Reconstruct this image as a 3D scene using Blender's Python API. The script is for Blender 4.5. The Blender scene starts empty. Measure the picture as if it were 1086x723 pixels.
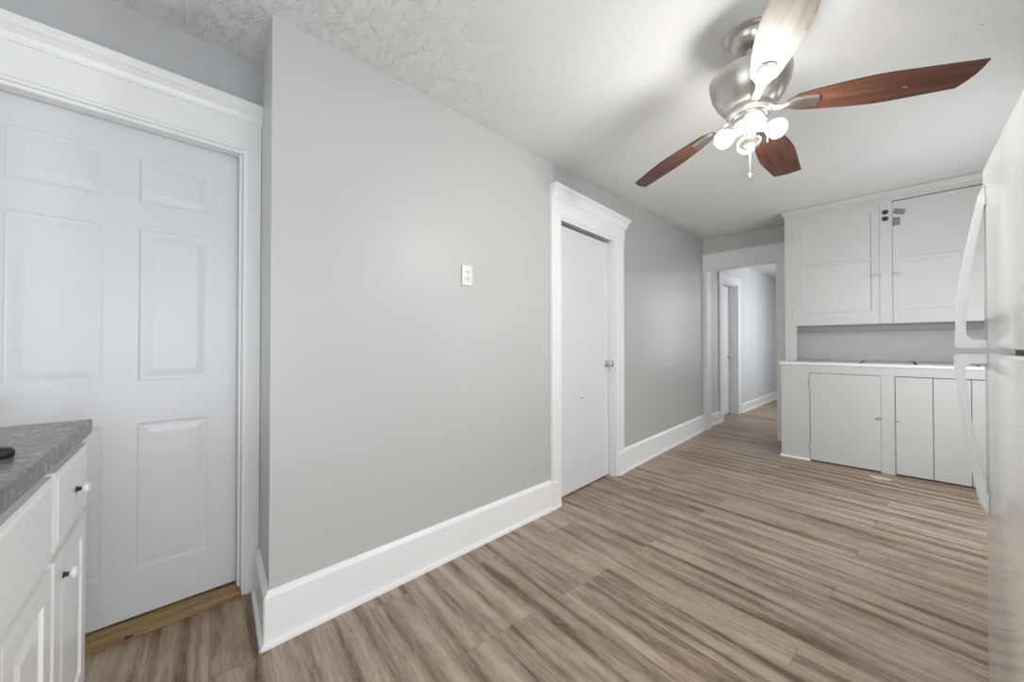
import bpy, bmesh, math, random
from mathutils import Vector, Matrix
random.seed(7)
SC = bpy.context.scene
COL = SC.collection
R = math.radians

# ------------------------------------------------------------------ camera, world, lights, exposure
cam_d = bpy.data.cameras.new('camera'); cam = bpy.data.objects.new('camera', cam_d); COL.objects.link(cam)
cam_d.sensor_width = 36.0; cam_d.lens = 36.0 * 400.0 / 1086.0
cam_d.clip_start = 0.02
cam.location = (0, 0, 1.15)
cam.rotation_euler = (R(90.57), 0, R(45.5))
SC.camera = cam
SC.view_settings.view_transform = 'Standard'; SC.view_settings.look = 'None'
SC.view_settings.gamma = 1.0; SC.view_settings.use_curve_mapping = False
SC.view_settings.exposure = 0.58
world = bpy.data.worlds.new('sky'); SC.world = world; world.use_nodes = True
world.node_tree.nodes['Background'].inputs[0].default_value = (0.86, 0.93, 1.0, 1)
world.node_tree.nodes['Background'].inputs[1].default_value = 1.0

def area(name, loc, target, sx, sy, power, color=(1, 1, 1)):
    d = bpy.data.lights.new(name, 'AREA'); d.shape = 'RECTANGLE'; d.size = sx; d.size_y = sy
    d.energy = power; d.color = color
    o = bpy.data.objects.new(name, d); COL.objects.link(o); o.location = loc
    o.rotation_euler = (Vector(target) - Vector(loc)).to_track_quat('-Z', 'Z').to_euler()
    return o
def point(name, loc, power, radius, color=(1, 1, 1)):
    d = bpy.data.lights.new(name, 'POINT'); d.energy = power; d.color = color; d.shadow_soft_size = radius
    o = bpy.data.objects.new(name, d); COL.objects.link(o); o.location = loc
    return o
# added fill lamps at unseen openings in the rear, right and hall walls
area('added_fill_rear', (-0.55, -1.93, 1.30), (-0.55, 0, 0.9), 1.9, 1.5, 8, (0.93, 0.97, 1.0))
area('added_fill_side', (1.05, 0.10, 1.15), (-1.5, 0.15, 0.6), 1.5, 1.3, 18, (0.95, 0.975, 1.0))
area('added_fill_far', (1.05, 3.45, 1.20), (-1.1, 4.7, 0.95), 1.5, 1.3, 18, (0.97, 0.985, 1.0))
area('added_fill_hall', (-0.36, 7.7, 1.55), (-2, 7.4, 1.2), 1.6, 1.5, 15, (0.98, 0.99, 1.0))
point('fan_bulb_light', (-0.42, 1.80, 1.97), 22, 0.10, (1.0, 0.985, 0.96))

# ------------------------------------------------------------------ materials
def mat(name, color, rough=0.5, metal=0.0, bump=None, var=None, spec=None, coat=0.0):
    m = bpy.data.materials.new(name); m.use_nodes = True
    nt = m.node_tree; b = nt.nodes['Principled BSDF']
    b.inputs['Base Color'].default_value = (*color, 1); b.inputs['Roughness'].default_value = rough
    b.inputs['Metallic'].default_value = metal
    if spec is not None: b.inputs['Specular IOR Level'].default_value = spec
    if coat: b.inputs['Coat Weight'].default_value = coat; b.inputs['Coat Roughness'].default_value = 0.12
    tc = nt.nodes.new('ShaderNodeTexCoord')
    if var:   # (scale, amount): slight paint mottling
        n = nt.nodes.new('ShaderNodeTexNoise'); n.inputs['Scale'].default_value = var[0]; n.inputs['Detail'].default_value = 4
        nt.links.new(tc.outputs['Object'], n.inputs['Vector'])
        mx = nt.nodes.new('ShaderNodeMix'); mx.data_type = 'RGBA'
        mx.inputs['A'].default_value = (*[c * (1 - var[1]) for c in color], 1)
        mx.inputs['B'].default_value = (*[min(1, c * (1 + var[1])) for c in color], 1)
        nt.links.new(n.outputs['Fac'], mx.inputs['Factor']); nt.links.new(mx.outputs['Result'], b.inputs['Base Color'])
    if bump:  # (scale, strength, distance)
        n = nt.nodes.new('ShaderNodeTexNoise'); n.inputs['Scale'].default_value = bump[0]; n.inputs['Detail'].default_value = 5
        nt.links.new(tc.outputs['Object'], n.inputs['Vector'])
        bp = nt.nodes.new('ShaderNodeBump'); bp.inputs['Strength'].default_value = bump[1]; bp.inputs['Distance'].default_value = bump[2]
        nt.links.new(n.outputs['Fac'], bp.inputs['Height']); nt.links.new(bp.outputs['Normal'], b.inputs['Normal'])
    return m

def math_node(nt, op, a, b=None, clamp=False):
    n = nt.nodes.new('ShaderNodeMath'); n.operation = op; n.use_clamp = clamp
    for i, v in enumerate((a, b)):
        if v is None: continue
        if isinstance(v, (int, float)): n.inputs[i].default_value = v
        else: nt.links.new(v, n.inputs[i])
    return n.outputs[0]
def mixc(nt, f, a, b, mode='MIX'):
    n = nt.nodes.new('ShaderNodeMix'); n.data_type = 'RGBA'; n.blend_type = mode
    for k, v in (('Factor', f), ('A', a), ('B', b)):
        if isinstance(v, (int, float)): n.inputs[k].default_value = v
        elif isinstance(v, tuple): n.inputs[k].default_value = (*v, 1)
        else: nt.links.new(v, n.inputs[k])
    return n.outputs['Result']
def noise(nt, vec, scale, detail=3, rough=0.5, out='Fac'):
    n = nt.nodes.new('ShaderNodeTexNoise'); n.inputs['Scale'].default_value = scale
    n.inputs['Detail'].default_value = detail; n.inputs['Roughness'].default_value = rough
    nt.links.new(vec, n.inputs['Vector']); return n.outputs[out]
def mapping(nt, vec, scale=(1, 1, 1), rot=(0, 0, 0), loc=(0, 0, 0)):
    n = nt.nodes.new('ShaderNodeMapping'); n.inputs['Scale'].default_value = scale
    n.inputs['Rotation'].default_value = rot; n.inputs['Location'].default_value = loc
    nt.links.new(vec, n.inputs['Vector']); return n.outputs[0]
def ramp(nt, f, stops):
    n = nt.nodes.new('ShaderNodeValToRGB'); cr = n.color_ramp
    while len(cr.elements) < len(stops): cr.elements.new(0.5)
    for e, (p, c) in zip(cr.elements, stops): e.position = p; e.color = (*c, 1)
    nt.links.new(f, n.inputs[0]); return n.outputs[0]

def floor_mat():
    m = bpy.data.materials.new('vinyl_plank_floor'); m.use_nodes = True; nt = m.node_tree; b = nt.nodes['Principled BSDF']
    tc = nt.nodes.new('ShaderNodeTexCoord')
    v = mapping(nt, tc.outputs['Object'], rot=(0, 0, R(6)))           # planks run almost across the room
    br = nt.nodes.new('ShaderNodeTexBrick'); nt.links.new(v, br.inputs['Vector'])
    br.offset = 0.37; br.offset_frequency = 3
    br.inputs['Scale'].default_value = 1.0; br.inputs['Brick Width'].default_value = 1.22
    br.inputs['Row Height'].default_value = 0.18; br.inputs['Mortar Size'].default_value = 0.0014
    br.inputs['Mortar Smooth'].default_value = 0.2; br.inputs['Bias'].default_value = 0.0
    br.inputs['Color1'].default_value = (0, 0, 0, 1); br.inputs['Color2'].default_value = (1, 1, 1, 1); br.inputs['Mortar'].default_value = (0.5, 0.5, 0.5, 1)
    sep = nt.nodes.new('ShaderNodeSeparateColor'); nt.links.new(br.outputs['Color'], sep.inputs[0]); pk = sep.outputs[0]
    # each plank shifts its own grain
    comb = nt.nodes.new('ShaderNodeCombineXYZ'); nt.links.new(math_node(nt, 'MULTIPLY', pk, 7.3), comb.inputs[0]); nt.links.new(math_node(nt, 'MULTIPLY', pk, 3.1), comb.inputs[1])
    va = nt.nodes.new('ShaderNodeVectorMath'); va.operation = 'ADD'; nt.links.new(v, va.inputs[0]); nt.links.new(comb.outputs[0], va.inputs[1]); pv = va.outputs[0]
    streak = noise(nt, mapping(nt, pv, scale=(0.8, 15, 1)), 1.0, 4, 0.6)
    fine = noise(nt, mapping(nt, pv, scale=(6.0, 55, 1)), 1.0, 5, 0.7)
    fleck = noise(nt, mapping(nt, pv, scale=(22, 130, 1)), 1.0, 2, 0.6)
    blot = noise(nt, mapping(nt, pv, scale=(3.2, 7, 1)), 1.0, 4, 0.6)
    f = math_node(nt, 'ADD', math_node(nt, 'MULTIPLY', streak, 0.55), math_node(nt, 'MULTIPLY', fine, 0.33))
    f = math_node(nt, 'ADD', f, math_node(nt, 'MULTIPLY', blot, 0.22))
    f = math_node(nt, 'ADD', f, math_node(nt, 'MULTIPLY', math_node(nt, 'SUBTRACT', pk, 0.5), 0.05))
    sy = nt.nodes.new('ShaderNodeSeparateXYZ'); nt.links.new(v, sy.inputs[0])
    fr_ = math_node(nt, 'FRACT', math_node(nt, 'ADD', math_node(nt, 'DIVIDE', sy.outputs[1], 0.12), math_node(nt, 'MULTIPLY', noise(nt, mapping(nt, v, scale=(0.7, 4, 1)), 1.0, 3), 1.6)))
    edge = math_node(nt, 'POWER', math_node(nt, 'ABSOLUTE', math_node(nt, 'SUBTRACT', math_node(nt, 'MULTIPLY', fr_, 2.0), 1.0)), 3.0)
    en = math_node(nt, 'MULTIPLY', noise(nt, mapping(nt, pv, scale=(1.1, 6, 1), loc=(5, 2, 0)), 1.0, 2), 0.22)
    f = math_node(nt, 'ADD', math_node(nt, 'SUBTRACT', f, math_node(nt, 'MULTIPLY', edge, en)), 0.018)
    base = ramp(nt, f, [(0.40, (0.115, 0.075, 0.048)), (0.48, (0.235, 0.166, 0.113)), (0.56, (0.365, 0.275, 0.198)), (0.67, (0.490, 0.390, 0.300))])
    base = mixc(nt, math_node(nt, 'MULTIPLY', math_node(nt, 'GREATER_THAN', fleck, 0.60), 0.22), base, (0.50, 0.43, 0.36))
    base = mixc(nt, math_node(nt, 'MULTIPLY', math_node(nt, 'LESS_THAN', fleck, 0.39), 0.24), base, (0.12, 0.085, 0.065))
    base = mixc(nt, math_node(nt, 'MULTIPLY', br.outputs['Fac'], 0.30), base, (0.07, 0.05, 0.04))
    # few specks of spilt white paint
    sv = nt.nodes.new('ShaderNodeTexVoronoi'); sv.inputs['Scale'].default_value = 2.2; nt.links.new(tc.outputs['Object'], sv.inputs['Vector'])
    base = mixc(nt, math_node(nt, 'LESS_THAN', sv.outputs['Distance'], 0.011), base, (0.75, 0.73, 0.70))
    nt.links.new(base, b.inputs['Base Color'])
    b.inputs['Roughness'].default_value = 0.42
    bp = nt.nodes.new('ShaderNodeBump'); bp.inputs['Strength'].default_value = 0.25; bp.inputs['Distance'].default_value = 0.002
    nt.links.new(math_node(nt, 'SUBTRACT', fine, br.outputs['Fac']), bp.inputs['Height']); nt.links.new(bp.outputs['Normal'], b.inputs['Normal'])
    return m

def ceiling_mat():
    m = bpy.data.materials.new('textured_plaster_ceiling'); m.use_nodes = True; nt = m.node_tree; b = nt.nodes['Principled BSDF']
    tc = nt.nodes.new('ShaderNodeTexCoord'); o = tc.outputs['Object']
    sp = nt.nodes.new('ShaderNodeSeparateXYZ'); nt.links.new(o, sp.inputs[0])
    # rough trowelled and flaking patch near the left wall, smoother further into the room
    d = math_node(nt, 'ADD', math_node(nt, 'MULTIPLY', sp.outputs[0], -0.9), math_node(nt, 'MULTIPLY', sp.outputs[1], -0.75))
    mask = math_node(nt, 'MULTIPLY', math_node(nt, 'ADD', d, 0.25), 0.8, True)
    n1 = noise(nt, o, 16, 6, 0.62); n2 = noise(nt, mapping(nt, o, scale=(1, 2.2, 1), rot=(0, 0, R(35))), 7, 5, 0.65)
    vo = nt.nodes.new('ShaderNodeTexVoronoi'); vo.inputs['Scale'].default_value = 13; vo.inputs['Detail'].default_value = 2; nt.links.new(o, vo.inputs['Vector'])
    flake = ramp(nt, n2, [(0.46, (0, 0, 0)), (0.53, (0.9, 0.9, 0.9)), (0.58, (0.5, 0.5, 0.5)), (0.68, (1, 1, 1))])
    h = math_node(nt, 'ADD', math_node(nt, 'MULTIPLY', flake, 0.7), math_node(nt, 'MULTIPLY', n1, 1.0))
    h = math_node(nt, 'MULTIPLY', h, math_node(nt, 'ADD', math_node(nt, 'MULTIPLY', mask, 0.9), 0.07))
    bp = nt.nodes.new('ShaderNodeBump'); bp.inputs['Strength'].default_value = 0.8; bp.inputs['Distance'].default_value = 0.009
    nt.links.new(h, bp.inputs['Height']); nt.links.new(bp.outputs['Normal'], b.inputs['Normal'])
    dirt = noise(nt, o, 2.3, 4, 0.6)
    c = mixc(nt, dirt, (0.74, 0.74, 0.73), (0.80, 0.80, 0.79))
    fl = nt.nodes.new('ShaderNodeTexVoronoi'); fl.inputs['Scale'].default_value = 3.1; nt.links.new(o, fl.inputs['Vector'])
    c = mixc(nt, math_node(nt, 'LESS_THAN', fl.outputs['Distance'], 0.02), c, (0.38, 0.36, 0.34))
    nt.links.new(c, b.inputs['Base Color']); b.inputs['Roughness'].default_value = 0.6
    return m

def wall_mat():
    """grey wall paint; from the closet door on, darker above a sloped edge, slightly smoother below"""
    m = bpy.data.materials.new('grey_wall_paint'); m.use_nodes = True; nt = m.node_tree; b = nt.nodes['Principled BSDF']
    tc = nt.nodes.new('ShaderNodeTexCoord'); o = tc.outputs['Object']
    sp = nt.nodes.new('ShaderNodeSeparateXYZ'); nt.links.new(o, sp.inputs[0])
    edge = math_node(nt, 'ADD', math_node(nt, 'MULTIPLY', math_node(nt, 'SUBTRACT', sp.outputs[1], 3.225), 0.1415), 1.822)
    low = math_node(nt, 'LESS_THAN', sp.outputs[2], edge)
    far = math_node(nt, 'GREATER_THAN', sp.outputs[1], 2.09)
    far_low = math_node(nt, 'MULTIPLY', low, far)
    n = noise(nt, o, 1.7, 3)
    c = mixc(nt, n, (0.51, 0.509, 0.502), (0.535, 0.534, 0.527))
    far_high = math_node(nt, 'MULTIPLY', far, math_node(nt, 'SUBTRACT', 1.0, low))
    c = mixc(nt, far_high, c, (0.45, 0.446, 0.438))
    c = mixc(nt, far_low, c, (0.50, 0.496, 0.486))
    nt.links.new(c, b.inputs['Base Color'])
    nt.links.new(math_node(nt, 'SUBTRACT', 0.42, math_node(nt, 'MULTIPLY', far_low, 0.07)), b.inputs['Roughness'])
    bp = nt.nodes.new('ShaderNodeBump'); bp.inputs['Strength'].default_value = 0.12; bp.inputs['Distance'].default_value = 0.01
    nt.links.new(noise(nt, o, 5, 4), bp.inputs['Height']); nt.links.new(bp.outputs['Normal'], b.inputs['Normal'])
    return m

def counter_mat():
    m = bpy.data.materials.new('speckled_grey_laminate'); m.use_nodes = True; nt = m.node_tree; b = nt.nodes['Principled BSDF']
    tc = nt.nodes.new('ShaderNodeTexCoord'); o = tc.outputs['Object']
    n = noise(nt, o, 38, 4, 0.7); n2 = noise(nt, o, 62, 2, 0.5)
    c = ramp(nt, n, [(0.38, (0.085, 0.078, 0.080)), (0.50, (0.155, 0.145, 0.142)), (0.62, (0.22, 0.20, 0.195))])
    c = mixc(nt, ramp(nt, n2, [(0.60, (0, 0, 0)), (0.67, (1, 1, 1))]), c, (0.46, 0.44, 0.42))
    nt.links.new(c, b.inputs['Base Color']); b.inputs['Roughness'].default_value = 0.28
    return m

def blade_mat(name, pale=False):
    m = bpy.data.materials.new(name); m.use_nodes = True; nt = m.node_tree; b = nt.nodes['Principled BSDF']
    tc = nt.nodes.new('ShaderNodeTexCoord'); o = tc.outputs['UV']
    g = noise(nt, mapping(nt, o, scale=(3, 40, 1)), 1.0, 4, 0.6)
    sc = noise(nt, mapping(nt, o, scale=(14, 45, 1), loc=(3, 1, 0)), 1.0, 3, 0.6)
    if pale:
        c = ramp(nt, g, [(0.3, (0.20, 0.172, 0.135)), (0.6, (0.31, 0.28, 0.23))])
        sp = nt.nodes.new('ShaderNodeSeparateXYZ'); nt.links.new(o, sp.inputs[0])
        e = math_node(nt, 'ADD', math_node(nt, 'MULTIPLY', math_node(nt, 'ABSOLUTE', sp.outputs[1]), 4.5), math_node(nt, 'MULTIPLY', noise(nt, mapping(nt, o, scale=(10, 14, 1)), 1.0, 5, 0.7), 0.75))
        c = mixc(nt, ramp(nt, e, [(0.66, (0, 0, 0)), (0.80, (1, 1, 1))]), c, (0.16, 0.10, 0.07))
    else:
        c = ramp(nt, g, [(0.3, (0.045, 0.017, 0.011)), (0.5, (0.078, 0.031, 0.020)), (0.7, (0.120, 0.050, 0.032))])
        c = mixc(nt, math_node(nt, 'GREATER_THAN', sc, 0.715), c, (0.55, 0.47, 0.40))
    nt.links.new(c, b.inputs['Base Color']); b.inputs['Roughness'].default_value = 0.36
    return m

def wood_mat():
    m = bpy.data.materials.new('raw_yellow_pine'); m.use_nodes = True; nt = m.node_tree; b = nt.nodes['Principled BSDF']
    tc = nt.nodes.new('ShaderNodeTexCoord'); o = tc.outputs['Object']
    g = noise(nt, mapping(nt, o, scale=(40, 5, 30)), 1.0, 4, 0.6); k = noise(nt, mapping(nt, o, scale=(30, 16, 30)), 1.0, 2)
    c = ramp(nt, g, [(0.3, (0.22, 0.125, 0.05)), (0.6, (0.40, 0.26, 0.12))])
    c = mixc(nt, math_node(nt, 'GREATER_THAN', k, 0.69), c, (0.07, 0.04, 0.02))
    nt.links.new(c, b.inputs['Base Color']); b.inputs['Roughness'].default_value = 0.6
    return m

def emit_mat(name, color, strength):
    m = bpy.data.materials.new(name); m.use_nodes = True; b = m.node_tree.nodes['Principled BSDF']
    b.inputs['Base Color'].default_value = (0.9, 0.9, 0.88, 1)
    b.inputs['Emission Color'].default_value = (*color, 1); b.inputs['Emission Strength'].default_value = strength
    return m

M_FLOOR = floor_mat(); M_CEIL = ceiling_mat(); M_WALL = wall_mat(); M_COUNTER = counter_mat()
M_TRIM = mat('white_trim_gloss', (0.87, 0.87, 0.87), 0.30, bump=(9, 0.08, 0.004), var=(3, 0.02))
M_DOOR = mat('white_door_satin', (0.74, 0.745, 0.755), 0.34, bump=(6, 0.05, 0.004))
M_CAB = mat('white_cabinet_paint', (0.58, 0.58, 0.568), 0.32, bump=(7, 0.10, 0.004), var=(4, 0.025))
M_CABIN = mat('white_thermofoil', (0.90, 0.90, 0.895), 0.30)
M_HALL = mat('pale_blue_grey_wall_paint', (0.63, 0.645, 0.66), 0.45, bump=(5, 0.08, 0.006))
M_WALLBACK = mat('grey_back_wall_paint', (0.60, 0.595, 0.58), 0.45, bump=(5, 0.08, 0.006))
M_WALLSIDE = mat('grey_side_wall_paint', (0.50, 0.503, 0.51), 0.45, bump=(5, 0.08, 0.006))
M_TARNISH = mat('tarnished_steel', (0.22, 0.21, 0.20), 0.4, 0.7)
M_FRIDGE = mat('white_appliance_enamel', (0.84, 0.84, 0.835), 0.16, bump=(60, 0.02, 0.002), coat=0.3)
M_GASKET = mat('grey_gasket', (0.33, 0.33, 0.33), 0.6)
M_PLASTIC = mat('white_plastic', (0.80, 0.79, 0.76), 0.3)
M_DARK = mat('dark_slot', (0.04, 0.038, 0.035), 0.6)
M_BLACK = mat('black_metal', (0.012, 0.012, 0.013), 0.35)
M_NICKEL = mat('brushed_nickel', (0.58, 0.555, 0.51), 0.30, 1.0, bump=(90, 0.05, 0.001))
M_CHROME = mat('polished_chrome', (0.72, 0.72, 0.72), 0.14, 1.0)
M_WORKTOP = mat('worn_white_worktop', (0.62, 0.615, 0.60), 0.25, var=(9, 0.06))
M_BLADE = blade_mat('mahogany_blade'); M_PALE = blade_mat('bleached_blade', True); M_PINE = wood_mat()
M_BULB = emit_mat('lit_bulb_glass', (1.0, 0.98, 0.95), 7.0)
M_GLASS = mat('frosted_white_glass', (0.86, 0.86, 0.84), 0.25)
M_PATCH = mat('off_white_floor_patch', (0.66, 0.63, 0.58), 0.4)

# ------------------------------------------------------------------ mesh helpers
class MB:
    def __init__(s): s.bm = bmesh.new()
    def box(s, x0, x1, y0, y1, z0, z1, bev=0.0, seg=2, M=None):
        r = bmesh.ops.create_cube(s.bm, size=1.0); vs = r['verts']
        for v in vs: v.co = Vector(((x0 + x1) / 2 + v.co.x * (x1 - x0), (y0 + y1) / 2 + v.co.y * (y1 - y0), (z0 + z1) / 2 + v.co.z * (z1 - z0)))
        if bev > 0:
            es = list({e for v in vs for e in v.link_edges})
            g = bmesh.ops.bevel(s.bm, geom=es, offset=bev, segments=seg, affect='EDGES', profile=0.5)
            vs = list({v for f in g['faces'] for v in f.verts} | {v for v in vs if v.is_valid})
        if M is not None:
            for v in vs: v.co = M @ v.co
        return s
    def prism(s, pts, z0, z1):
        f0 = z0 if callable(z0) else (lambda x, y: z0); f1 = z1 if callable(z1) else (lambda x, y: z1)
        lo = [s.bm.verts.new((x, y, f0(x, y))) for x, y in pts]; hi = [s.bm.verts.new((x, y, f1(x, y))) for x, y in pts]
        n = len(pts); s.bm.faces.new(lo[::-1]); s.bm.faces.new(hi)
        for i in range(n): s.bm.faces.new((lo[i], lo[(i + 1) % n], hi[(i + 1) % n], hi[i]))
        return s
    def sweep(s, p, q, nrm, prof, mp=0.0, mq=0.0):
        """profile of (out, up) swept from p to q (xyz of the wall line); mp/mq: end mitre per unit of out"""
        p = Vector(p); q = Vector(q); d = (q - p).normalized(); n = Vector((nrm[0], nrm[1], 0)).normalized(); u = d.cross(n)
        u = Vector((0, 0, 1)) if abs(d.z) < 0.5 else (u if True else u)
        a = [s.bm.verts.new(p + n * o + u * h - d * (mp * o)) for o, h in prof]
        b = [s.bm.verts.new(q + n * o + u * h + d * (mq * o)) for o, h in prof]
        k = len(prof); s.bm.faces.new(a[::-1]); s.bm.faces.new(b)
        for i in range(k): s.bm.faces.new((a[i], a[(i + 1) % k], b[(i + 1) % k], b[i]))
        return s
    def lathe(s, prof, M=Matrix(), n=32):
        rings = []
        for r, z in prof:
            if r < 1e-6: rings.append([s.bm.verts.new(M @ Vector((0, 0, z)))])
            else: rings.append([s.bm.verts.new(M @ Vector((r * math.cos(2 * math.pi * i / n), r * math.sin(2 * math.pi * i / n), z))) for i in range(n)])
        for a, b in zip(rings, rings[1:]):
            for i in range(n):
                j = (i + 1) % n
                if len(a) == 1 and len(b) == 1: continue
                if len(a) == 1: s.bm.faces.new((a[0], b[i], b[j]))
                elif len(b) == 1: s.bm.faces.new((a[i], a[j], b[0]))
                else: s.bm.faces.new((a[i], a[j], b[j], b[i]))
        return s
    def tube(s, pts, r, n=10, flat=None):
        pts = [Vector(p) for p in pts]; rings = []
        for i, p in enumerate(pts):
            d = (pts[min(i + 1, len(pts) - 1)] - pts[max(i - 1, 0)]).normalized()
            ref = flat if flat else (Vector((0, 0, 1)) if abs(d.z) < 0.9 else Vector((0, 1, 0)))
            a = d.cross(ref).normalized(); b = a.cross(d).normalized()
            rr = r[i] if isinstance(r, (list, tuple)) else r
            ra, rb = rr if isinstance(rr, tuple) else (rr, rr)
            rings.append([s.bm.verts.new(p + a * (ra * math.cos(2 * math.pi * k / n)) + b * (rb * math.sin(2 * math.pi * k / n))) for k in range(n)])
        for a, b in zip(rings, rings[1:]):
            for i in range(n): s.bm.faces.new((a[i], a[(i + 1) % n], b[(i + 1) % n], b[i]))
        s.bm.faces.new(rings[0][::-1]); s.bm.faces.new(rings[-1])
        return s
    def panel_front(s, W, H, T, panels, rings, M):
        """slab W x H x T in local (u, up, out); front at out = 0; panels: (u0,u1,v0,v1); rings: (inset, depth)"""
        us = sorted({0, W} | {p[0] for p in panels} | {p[1] for p in panels}); vs = sorted({0, H} | {p[2] for p in panels} | {p[3] for p in panels})
        V = lambda u, v, o: s.bm.verts.new(M @ Vector((u, v, o)))
        def quad(c): s.bm.faces.new(c)
        for i in range(len(us) - 1):
            for j in range(len(vs) - 1):
                u0, u1, v0, v1 = us[i], us[i + 1], vs[j], vs[j + 1]; cu, cv = (u0 + u1) / 2, (v0 + v1) / 2
                if any(p[0] < cu < p[1] and p[2] < cv < p[3] for p in panels): continue
                quad([V(u0, v0, 0), V(u1, v0, 0), V(u1, v1, 0), V(u0, v1, 0)])
        for (u0, u1, v0, v1) in panels:
            prev = [(u0, v0, 0), (u1, v0, 0), (u1, v1, 0), (u0, v1, 0)]
            for ins, dep in rings:
                cur = [(u0 + ins, v0 + ins, dep), (u1 - ins, v0 + ins, dep), (u1 - ins, v1 - ins, dep), (u0 + ins, v1 - ins, dep)]
                for k in range(4): quad([V(*prev[k]), V(*prev[(k + 1) % 4]), V(*cur[(k + 1) % 4]), V(*cur[k])])
                prev = cur
            quad([V(*c) for c in prev])
        c = [(0, 0), (W, 0), (W, H), (0, H)]
        for k in range(4): quad([V(*c[k], 0), V(*c[k], -T), V(*c[(k + 1) % 4], -T), V(*c[(k + 1) % 4], 0)])
        quad([V(*q, -T) for q in c[::-1]])
        return s
    def build(s, name, m, parent=None, smooth=False, merge=True, loc=None):
        if merge: bmesh.ops.remove_doubles(s.bm, verts=s.bm.verts, dist=1e-5)
        bmesh.ops.recalc_face_normals(s.bm, faces=s.bm.faces)
        off = Vector(loc) if loc is not None else Vector((0, 0, 0))
        if parent is not None:
            p = parent
            while p.parent is not None: p = p.parent
            off = p.location.copy()
        for v in s.bm.verts: v.co -= off
        me = bpy.data.meshes.new(name); s.bm.to_mesh(me); s.bm.free()
        me.materials.append(m)
        if smooth:
            for p in me.polygons: p.use_smooth = True
            try: me.set_sharp_from_angle(angle=R(38))
            except Exception: pass
        o = bpy.data.objects.new(name, me); COL.objects.link(o)
        if parent is not None: o.parent = parent
        else: o.location = off
        return o
def tag(o, label, cat, group=None):
    o['label'] = label; o['category'] = cat
    if group: o['group'] = group
    return o
def thing(name, label, cat, loc, group=None):
    o = bpy.data.objects.new(name, None); COL.objects.link(o); o.location = loc; o.empty_display_size = 0.1
    return tag(o, label, cat, group)
def struct(o, label=None, cat=None):
    o['kind'] = 'structure'
    if label: o['label'] = label; o['category'] = cat
    return o

# ------------------------------------------------------------------ room shell
def ceil_z(x, y): return 2.443 + 0.105 * max(0.0, -1.70 - x) + 0.037 * max(0.0, y - 2.0)
def L(y): return -1.738 - 0.038 * (y - 2.94)              # face of the left wall beyond the corner post
RC = (-1.70, 0.357); RB = (-2.13, 0.405)                  # return: outer corner, inner corner at the side door wall
XR, YB, YREAR, XD = 0.98, 5.45, -1.90, -2.13

struct(MB().box(-2.6, 1.3, -2.2, 10.2, -0.12, 0.0).build('floor', M_FLOOR), 'grey brown wood-look plank floor', 'floor')

def ceiling():
    b = MB(); xs = [-2.50, -2.13, -1.90, -1.70] + [-1.70 + 0.3 * i for i in range(1, 10)] + [XR + 0.12]
    ys = [-2.1 + 0.3 * i for i in range(26)]; ys = [y for y in ys if y < YB + 0.05] + [YB + 0.10]
    g = [[b.bm.verts.new((x, y, ceil_z(x, y))) for y in ys] for x in xs]; t = [[b.bm.verts.new((x, y, 2.86)) for y in (ys[0], ys[-1])] for x in (xs[0], xs[-1])]
    for i in range(len(xs) - 1):
        for j in range(len(ys) - 1): b.bm.faces.new((g[i][j], g[i][j + 1], g[i + 1][j + 1], g[i + 1][j]))
    b.bm.faces.new((t[0][0], t[1][0], t[1][1], t[0][1]))
    b.bm.faces.new([g[i][0] for i in range(len(xs))] + [t[1][0], t[0][0]])
    b.bm.faces.new([g[i][-1] for i in range(len(xs))] + [t[1][1], t[0][1]])
    b.bm.faces.new([g[0][j] for j in range(len(ys))] + [t[0][1], t[0][0]])
    b.bm.faces.new([g[-1][j] for j in range(len(ys))] + [t[1][1], t[1][0]])
    return struct(b.build('ceiling', M_CEIL), 'white textured plaster ceiling flaking near the left wall', 'ceiling')
ceiling()
up = lambda x, y: ceil_z(x, y) + 0.03
# left wall with the closet doorway
DY0, DY1, DTOP = 2.155, 2.965, 2.085
b = MB()
b.prism([RC, (L(2.06), 2.06), (L(DY0), DY0), (-2.13, DY0), RB], 0, up)
b.prism([(L(DY0), DY0), (L(DY1), DY1), (-2.13, DY1), (-2.13, DY0)], DTOP, up)
b.prism([(L(DY1), DY1), (L(YB), YB), (-2.13, YB), (-2.13, DY1)], 0, up)
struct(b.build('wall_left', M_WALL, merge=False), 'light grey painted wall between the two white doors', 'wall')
# side door wall (set back, far left)
SD0, SD1, SDTOP = -0.47, 0.332, 2.055
b = MB()
b.box(XD - 0.18, XD, SD1, 0.405, 0, 2.50).box(XD - 0.18, XD, YREAR - 0.1, SD0, 0, 2.50)
b.prism([(XD, SD0), (XD, SD1), (XD - 0.18, SD1), (XD - 0.18, SD0)], SDTOP, up)
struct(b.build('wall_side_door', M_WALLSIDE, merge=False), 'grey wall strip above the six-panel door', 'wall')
# back wall with the cased opening
OX0, OX1, OTOP = -1.797, -0.99, 2.165
b = MB()
b.box(-2.13, OX0, YB, YB + 0.14, 0, 2.62).box(OX1, XR, YB, YB + 0.14, 0, 2.62).box(OX0, OX1, YB, YB + 0.14, OTOP, 2.62)
struct(b.build('wall_back', M_WALLBACK, merge=False), 'grey wall above the cased opening', 'wall')
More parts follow.
